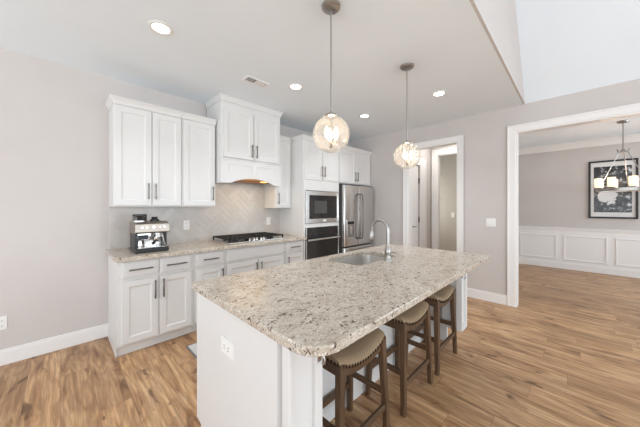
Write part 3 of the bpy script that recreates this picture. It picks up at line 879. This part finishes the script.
# ================================================================ STOOLS
def make_stool(label):
    t = thing('bar_stool', (0, 0, 0), label, 'stool', 'bar stools along the island')
    hw, hd = .200, .135            # half width (x), half depth (y)
    zb = lambda u: .545 + .048*(u/hw)**2      # underside of the upholstery
    # saddle cushion
    L = []; n = 15
    for k in range(n):
        u = -hw-.008 + (2*hw+.016)*k/(n-1); uu = max(-hw, min(hw, u))
        e = 1.0 if 0 < k < n-1 else .93
        z0 = zb(uu); y = (hd+.004)*e
        sec = [(-y, z0), (-y-.002, z0+.018), (-y+.006, z0+.034), (-y+.03, z0+.046), (-y*.45, z0+.053), (0, z0+.055),
               (y*.45, z0+.053), (y-.03, z0+.046), (y-.006, z0+.034), (y+.002, z0+.018), (y, z0)]
        if k in (0, n-1): sec = [(a, z0+(c-z0)*.72+.002) for a, c in sec]
        L.append([(u, a, c) for a, c in sec])
    seat = MB().loft(L).build('seat', M['fabric'], t, True)
    # dark nailhead row along the lower edge
    b = MB()
    for k in range(17):
        u = -hw + 2*hw*(k+.5)/17
        for s in (-1, 1): b.sphere((u, s*(hd+.006), zb(u)+.004), .0078, 6, 4, (1, .6, 1.4))
    for k in range(12):
        v = -hd + 2*hd*(k+.5)/12
        for s in (-1, 1): b.sphere((s*(hw+.009), v, zb(hw)+.006), .0078, 6, 4, (.6, 1, 1.4))
    b.build('nailhead_trim', M['bronze'], seat, True)
    # aprons follow the saddle
    b = MB()
    for s in (-1, 1):
        tp = [(-hw+2*hw*k/12) for k in range(13)]
        poly = [(u, zb(u)+.001) for u in tp] + [(u, zb(u)-.052+.012*(1-(u/hw)**2)) for u in reversed(tp)]
        b.prism(poly, lambda a, c, d: (a, d, c), s*(hd-.004), s*(hd-.028))
        b.box(s*hw-.012 if s > 0 else -hw-.010, hw+.010 if s > 0 else -hw+.012, -hd+.01, hd-.01, zb(hw)-.052, zb(hw)+.002, .002)
    b.build('apron', M['stool_rail'], t)
    lg = {}
    for sx in (-1, 1):
        for sy in (-1, 1):
            p1 = (sx*(hw-.012), sy*(hd-.014), .600); p0 = (sx*(hw+.020), sy*(hd+.004), 0)
            lg[sx, sy] = (Vector(p0), Vector(p1))
            MB().beam(p0, p1, .032, .032, .042, .042).build('leg', M['stool_wood'], t)
    at = lambda k, z: lg[k][0] + (lg[k][1]-lg[k][0])*(z/.600)
    for (a, c, z, h, w) in (((-1, -1), (1, -1), .185, .034, .020), ((-1, 1), (1, 1), .185, .034, .020), ((-1, -1), (-1, 1), .265, .034, .020), ((1, -1), (1, 1), .265, .034, .020)):
        MB().beam(at(a, z), at(c, z), h, w).build('stretcher', M['stool_rail'], t)
    return t
sp = [(1.158, 'tan saddle-seat bar stool nearest the camera, at the rounded counter corner'),
      (1.807, 'tan saddle-seat bar stool in the middle of the row of three'),
      (2.388, 'tan saddle-seat bar stool at the far end, beside the far corner post')]
st = make_stool(sp[0][1])
for i, (x, lb) in enumerate(sp):
    o = st if i == 0 else copy_tree(st)
    o['label'] = lb; o.location = (x, .942, 0)

# ================================================================ LIGHTS
def make_pendant():
    zc = 1.862; r = .125
    t = thing('pendant_light', (0, 0, 0), '', 'pendant light', 'globe pendants over the island')
    MB().lathe([(.012, HC-.03), (.05, HC-.026), (.062, HC-.016), (.064, HC-.0005)], n=28).build('canopy', M['nickel'], t, True)
    MB().tube([(0, 0, zc+r+.03), (0, 0, HC-.02)], .0045, 8).build('rod', M['nickel'], t, True)
    MB().tube([(.012, 0, zc+r+.02), (.010, .004, 2.3), (.006, 0, HC-.02)], .0012, 6).build('cord', M['plastic'], t, True)
    cp = MB().lathe([(.010, zc+r+.03), (.014, zc+r+.012), (.046, zc+r+.006), (.048, zc+r-.004), (.040, zc+r-.010)], n=24).build('cap', M['nickel'], t, True)
    for k in range(3):
        a = k*2*PI/3+.4
        MB().sphere((.05*math.cos(a), .05*math.sin(a), zc+r-.001), .007, 8, 6).build('screw', M['nickel'], cp, True)
    prof = []
    for k in range(17):
        a = math.asin(.044/r) + (PI-math.asin(.044/r)-.02)*k/16
        prof.append((r*math.sin(a), zc+r*math.cos(a)))
    MB().lathe(prof, n=36, caps=False).build('globe', M['globe'], t, True)
    MB().tube([(0, 0, zc+r), (0, 0, zc-.07)], .004, 8).build('stem', M['nickel'], t, True)
    hb = MB().lathe([(.003, zc-.095), (.012, zc-.088), (.014, zc-.075), (.006, zc-.06)], n=14).build('socket_hub', M['bronze'], t, True)
    for k in range(3):
        a = k*2*PI/3+.9; c, s = math.cos(a), math.sin(a)
        MB().tube([(.008*c, .008*s, zc-.075), (.034*c, .034*s, zc-.066), (.036*c, .036*s, zc-.03)], [.004, .005, .009], 8).build('socket', M['nickel'], hb, True)
        MB().lathe([(.007, zc-.03), (.0145, zc-.012), (.016, zc+.005), (.010, zc+.03), (.003, zc+.048)], (.036*c, .036*s, 0), 12).build('bulb', M['bulb'], t, True)
    d = bpy.data.lights.new('lamp', 'POINT'); d.energy = 2.6; d.color = (1, .95, .90); d.shadow_soft_size = .05
    o = bpy.data.objects.new('lamp', d); col.objects.link(o); o.parent = t; o.location = (0, 0, zc+.01)
    return t
pd = make_pendant(); pd2 = copy_tree(pd)
pd.location = (1.304, 1.188, 0); pd['label'] = 'clear globe pendant over the near end of the island, larger in view'
pd2.location = (2.383, 1.17, 0); pd2['label'] = 'clear globe pendant over the far end of the island, nearer the doorway'

def make_downlight():
    t = thing('recessed_light', (0, 0, HC), '', 'ceiling light', 'round recessed ceiling lights')
    t['o3'] = [0, 0, 0]; t.location = (0, 0, 0)
    MB().lathe([(.086, -.0005), (.086, -.004), (.078, -.007), (.060, -.006), (.056, -.001)], n=32).build('trim_ring', M['plastic'], t, True)
    MB().lathe([(.057, -.0015), (.057, -.003)], n=28).build('lens', M['downlight'], t, True)
    d = bpy.data.lights.new('lamp', 'AREA'); d.shape = 'DISK'; d.size = .11; d.energy = 3.4; d.color = (.93, .96, 1.0); d.spread = math.radians(115)
    o = bpy.data.objects.new('lamp', d); col.objects.link(o); o.parent = t; o.location = (0, 0, -.012)
    return t
rl = make_downlight()
for i, (x, y, lb) in enumerate(((.546, 2.262, 'lit recessed ceiling light above the espresso machine end, largest in view'),
                                (1.90, 2.275, 'lit recessed ceiling light just beyond the ceiling vent'),
                                (3.247, 2.272, 'lit recessed ceiling light in front of the refrigerator, between the two pendants'),
                                (3.237, 1.179, 'lit recessed ceiling light right of the far pendant'))):
    o = rl if i == 0 else copy_tree(rl)
    o.location = (x, y, HC); o['label'] = lb

# ceiling vents
def make_vent(name, label, cx, cy, lx, ly, dark_left):
    t = thing(name, (cx, cy, HC), label, 'air vent')
    b = MB(); z0, z1 = HC-.008, HC-.0005
    b.box(cx-lx/2, cx+lx/2, cy-ly/2, cy-ly/2+.018, z0, z1, .002); b.box(cx-lx/2, cx+lx/2, cy+ly/2-.018, cy+ly/2, z0, z1, .002)
    b.box(cx-lx/2, cx-lx/2+.018, cy-ly/2+.018, cy+ly/2-.018, z0, z1); b.box(cx+lx/2-.018, cx+lx/2, cy-ly/2+.018, cy+ly/2-.018, z0, z1)
    b.build('frame', M['plastic'], t)
    MB().box(cx-lx/2+.015, cx+lx/2-.015, cy-ly/2+.015, cy+ly/2-.015, HC-.002, HC-.0008).build('duct', M['dark'], t)
    n = int((lx-.04)/.016)
    b = MB()
    for k in range(n):
        x = cx-lx/2+.024+k*.016
        tilt = .003 if (dark_left and x < cx-.02) else -.007
        b.beam((x-tilt, cy-ly/2+.016, HC-.0055), (x-tilt, cy+ly/2-.016, HC-.0055), .004, .0135 if x > cx-.02 else .005)
    b.build('louvre', M['plastic'], t)
make_vent('ceiling_vent', 'white rectangular ceiling air vent above the wall cabinets', 1.515, 2.49, .27, .125, True)
make_vent('ceiling_vent', 'narrow air vent in the dining room ceiling near the crown moulding', 7.55, -.33, .10, .50, False)

# chandelier in the dining room
CX, CY = 6.35, -.535
t = thing('chandelier', (CX, CY, 1.65), 'wheel chandelier with lit glass shades hanging in the dining room', 'chandelier')
MB().lathe([(.02, HC-.035), (.06, HC-.028), (.068, HC-.012), (.07, HC-.0005)], (CX, CY, 0), 24).build('canopy', M['nickel'], t, True)
MB().tube([(CX, CY, 2.26), (CX, CY, HC-.03)], .007, 8).build('rod', M['nickel'], t, True)
hub = MB().lathe([(.012, 2.225), (.03, 2.235), (.03, 2.262), (.014, 2.29)], (CX, CY, 0), 18).build('hub', M['nickel'], t, True)
RR = .285
ring = []
for k in range(48):
    a = 2*PI*k/48
    c, s = math.cos(a), math.sin(a)
    ring.append([(CX+c*(RR+q), CY+s*(RR+q), 1.64+z) for q, z in ((-.012, -.022), (.012, -.022), (.012, .022), (-.012, .022))])
MB().loft(ring, False, False, True).build('ring', M['nickel'], t)
for a in (-.79+1.93, -.79-.92, -.79+.5):
    c, s = math.cos(a), math.sin(a)
    MB().tube([(CX+.06*c, CY+.06*s, 2.29), (CX+.045*c, CY+.045*s, 2.25), (CX+RR*c, CY+RR*s, 1.65)], .006, 8).build('arm', M['nickel'], t, True)
    MB().tube([(CX+.02*c, CY+.02*s, 2.245), (CX+.055*c, CY+.055*s, 2.25), (CX+.075*c, CY+.075*s, 2.30)], .006, 8).build('curl', M['nickel'], hub, True)
for k in range(8):
    a = k*PI/4+.275; c, s = math.cos(a), math.sin(a)
    p = (CX+RR*c, CY+RR*s, 0)
    cp = MB().lathe([(.018, 1.662), (.048, 1.668), (.05, 1.678)], p, 16).build('cup', M['nickel'], t, True)
    MB().lathe([(.034, 1.678), (.044, 1.69), (.047, 1.80), (.045, 1.83), (.040, 1.83), (.038, 1.70), (.01, 1.69)], p, 18).build('shade', M['shade_glow'], cp, True)
for k in range(4):
    a = k*PI/2+.6
    d = bpy.data.lights.new('lamp', 'POINT'); d.energy = 1.6; d.color = (1, .87, .72); d.shadow_soft_size = .03
    o = bpy.data.objects.new('lamp', d); col.objects.link(o); o.parent = t; o.location = (RR*.78*math.cos(a), RR*.78*math.sin(a), .19)
# unseen fill lights added to brighten the hall and the room past it
area_light('hall_fill_light', (4.95, 1.7, 2.70), (0, 0, 0), .3, .3, 5.0, (1, .98, .95))
area_light('far_room_fill_light', (5.95, 2.9, 1.5), (PI/2, 0, PI), .8, 1.2, 12.0, (1, .97, .92))

# ================================================================ PICTURE, OUTLETS, MAT
px, py0, py1, pz0, pz1 = XD, -.845, -.185, 1.13, 2.30
t = thing('framed_picture', (px, (py0+py1)/2, (pz0+pz1)/2), 'black-framed black and white picture on the dining room wall', 'picture')
b = MB(); w = .032
b.box(px-.035, px-.001, py0, py0+w, pz0+w, pz1-w); b.box(px-.035, px-.001, py1-w, py1, pz0+w, pz1-w)
b.box(px-.035, px-.001, py0, py1, pz0, pz0+w, .003); b.box(px-.035, px-.001, py0, py1, pz1-w, pz1, .003)
b.build('frame', M['frame'], t)
MB().box(px-.014, px-.002, py0+w, py1-w, pz0+w, pz1-w).build('mount', M['mount'], t)
MB().box(px-.017, px-.014, py0+w+.045, py1-w-.045, pz0+w+.09, pz1-w-.09).build('print', M['print'], t)

def plate(name, label, cat, pos, axis, sign, toggles=0, w=.072, h=.116, sideways=False):
    """outlet (toggles=0) or rocker switch plate; axis = wall normal, sign = facing direction"""
    t = thing(name, pos, label, cat)
    def bx(mb, u0, u1, v0, v1, d0, d1, bev):
        if sideways: u0, u1, v0, v1 = v0, v1, u0, u1
        if axis == 'y':
            a, c = sorted((pos[1]+sign*d0, pos[1]+sign*d1)); mb.box(pos[0]+u0, pos[0]+u1, a, c, pos[2]+v0, pos[2]+v1, bev)
        else:
            a, c = sorted((pos[0]+sign*d0, pos[0]+sign*d1)); mb.box(a, c, pos[1]+u0, pos[1]+u1, pos[2]+v0, pos[2]+v1, bev)
        return mb
    bx(MB(), -w/2, w/2, -h/2, h/2, 0, .006, .002).build('plate', M['plastic'], t)
    if toggles:
        for k in range(toggles):
            c = (k-(toggles-1)/2)*.046
            bx(MB(), c-.017, c+.017, -.034, .034, .006, .010, .002).build('rocker', M['plastic'], t)
    else:
        for s in (-1, 1):
            r = bx(MB(), -.017, .017, s*.021-.015, s*.021+.015, .006, .009, .003).build('receptacle', M['plastic'], t)
            sl = MB()
            for u in (-.007, .007): bx(sl, u-.0015, u+.0015, s*.021-.005, s*.021+.006, .0085, .0095, 0)
            sl.build('slot', M['slot'], r)
plate('wall_outlet', 'white outlet on the bare left wall above the baseboard', 'outlet', (-.36, YL, .362), 'y', -1)
plate('wall_outlet', 'white outlet on the tile backsplash right of the espresso machine', 'outlet', (1.13, YL-.009, 1.135), 'y', -1)
plate('wall_outlet', 'white outlet on the tile backsplash behind the cooktop, near the oven tower', 'outlet', (2.36, YL-.009, 1.135), 'y', -1)
plate('wall_outlet', 'wide white outlet plate on the island end panel', 'outlet', (ex0, 1.205, .683), 'x', -1, 0, .080, .130, True)
plate('light_switch', 'white double rocker switch plate between the two openings', 'switch', (XB, .87, 1.14), 'x', -1, 2, .118, .118)
plate('light_switch', 'white switch plate on the grey wall seen through the hall doorway', 'switch', (6.5, 2.05, 1.17), 'x', -1, 1)

t = thing('floor_mat', (1.2, 2.50, 0), 'light grey floor mat lying between the island and the base cabinets', 'mat')
MB().box(.875, 1.64, 2.27, 2.685, .0005, .012, .004).build('pad', M['mat'], t)
b = MB()
b.box(.862, .880, 2.257, 2.698, .0005, .010, .003); b.box(1.635, 1.653, 2.257, 2.698, .0005, .010, .003)
b.box(.875, 1.64, 2.257, 2.275, .0005, .010, .003); b.box(.875, 1.64, 2.680, 2.698, .0005, .010, .003)
b.build('binding', M['mat_edge'], t)

# the helper origin stored while building is not part of the scene's description
for o in bpy.data.objects:
    if 'o3' in o: del o['o3']
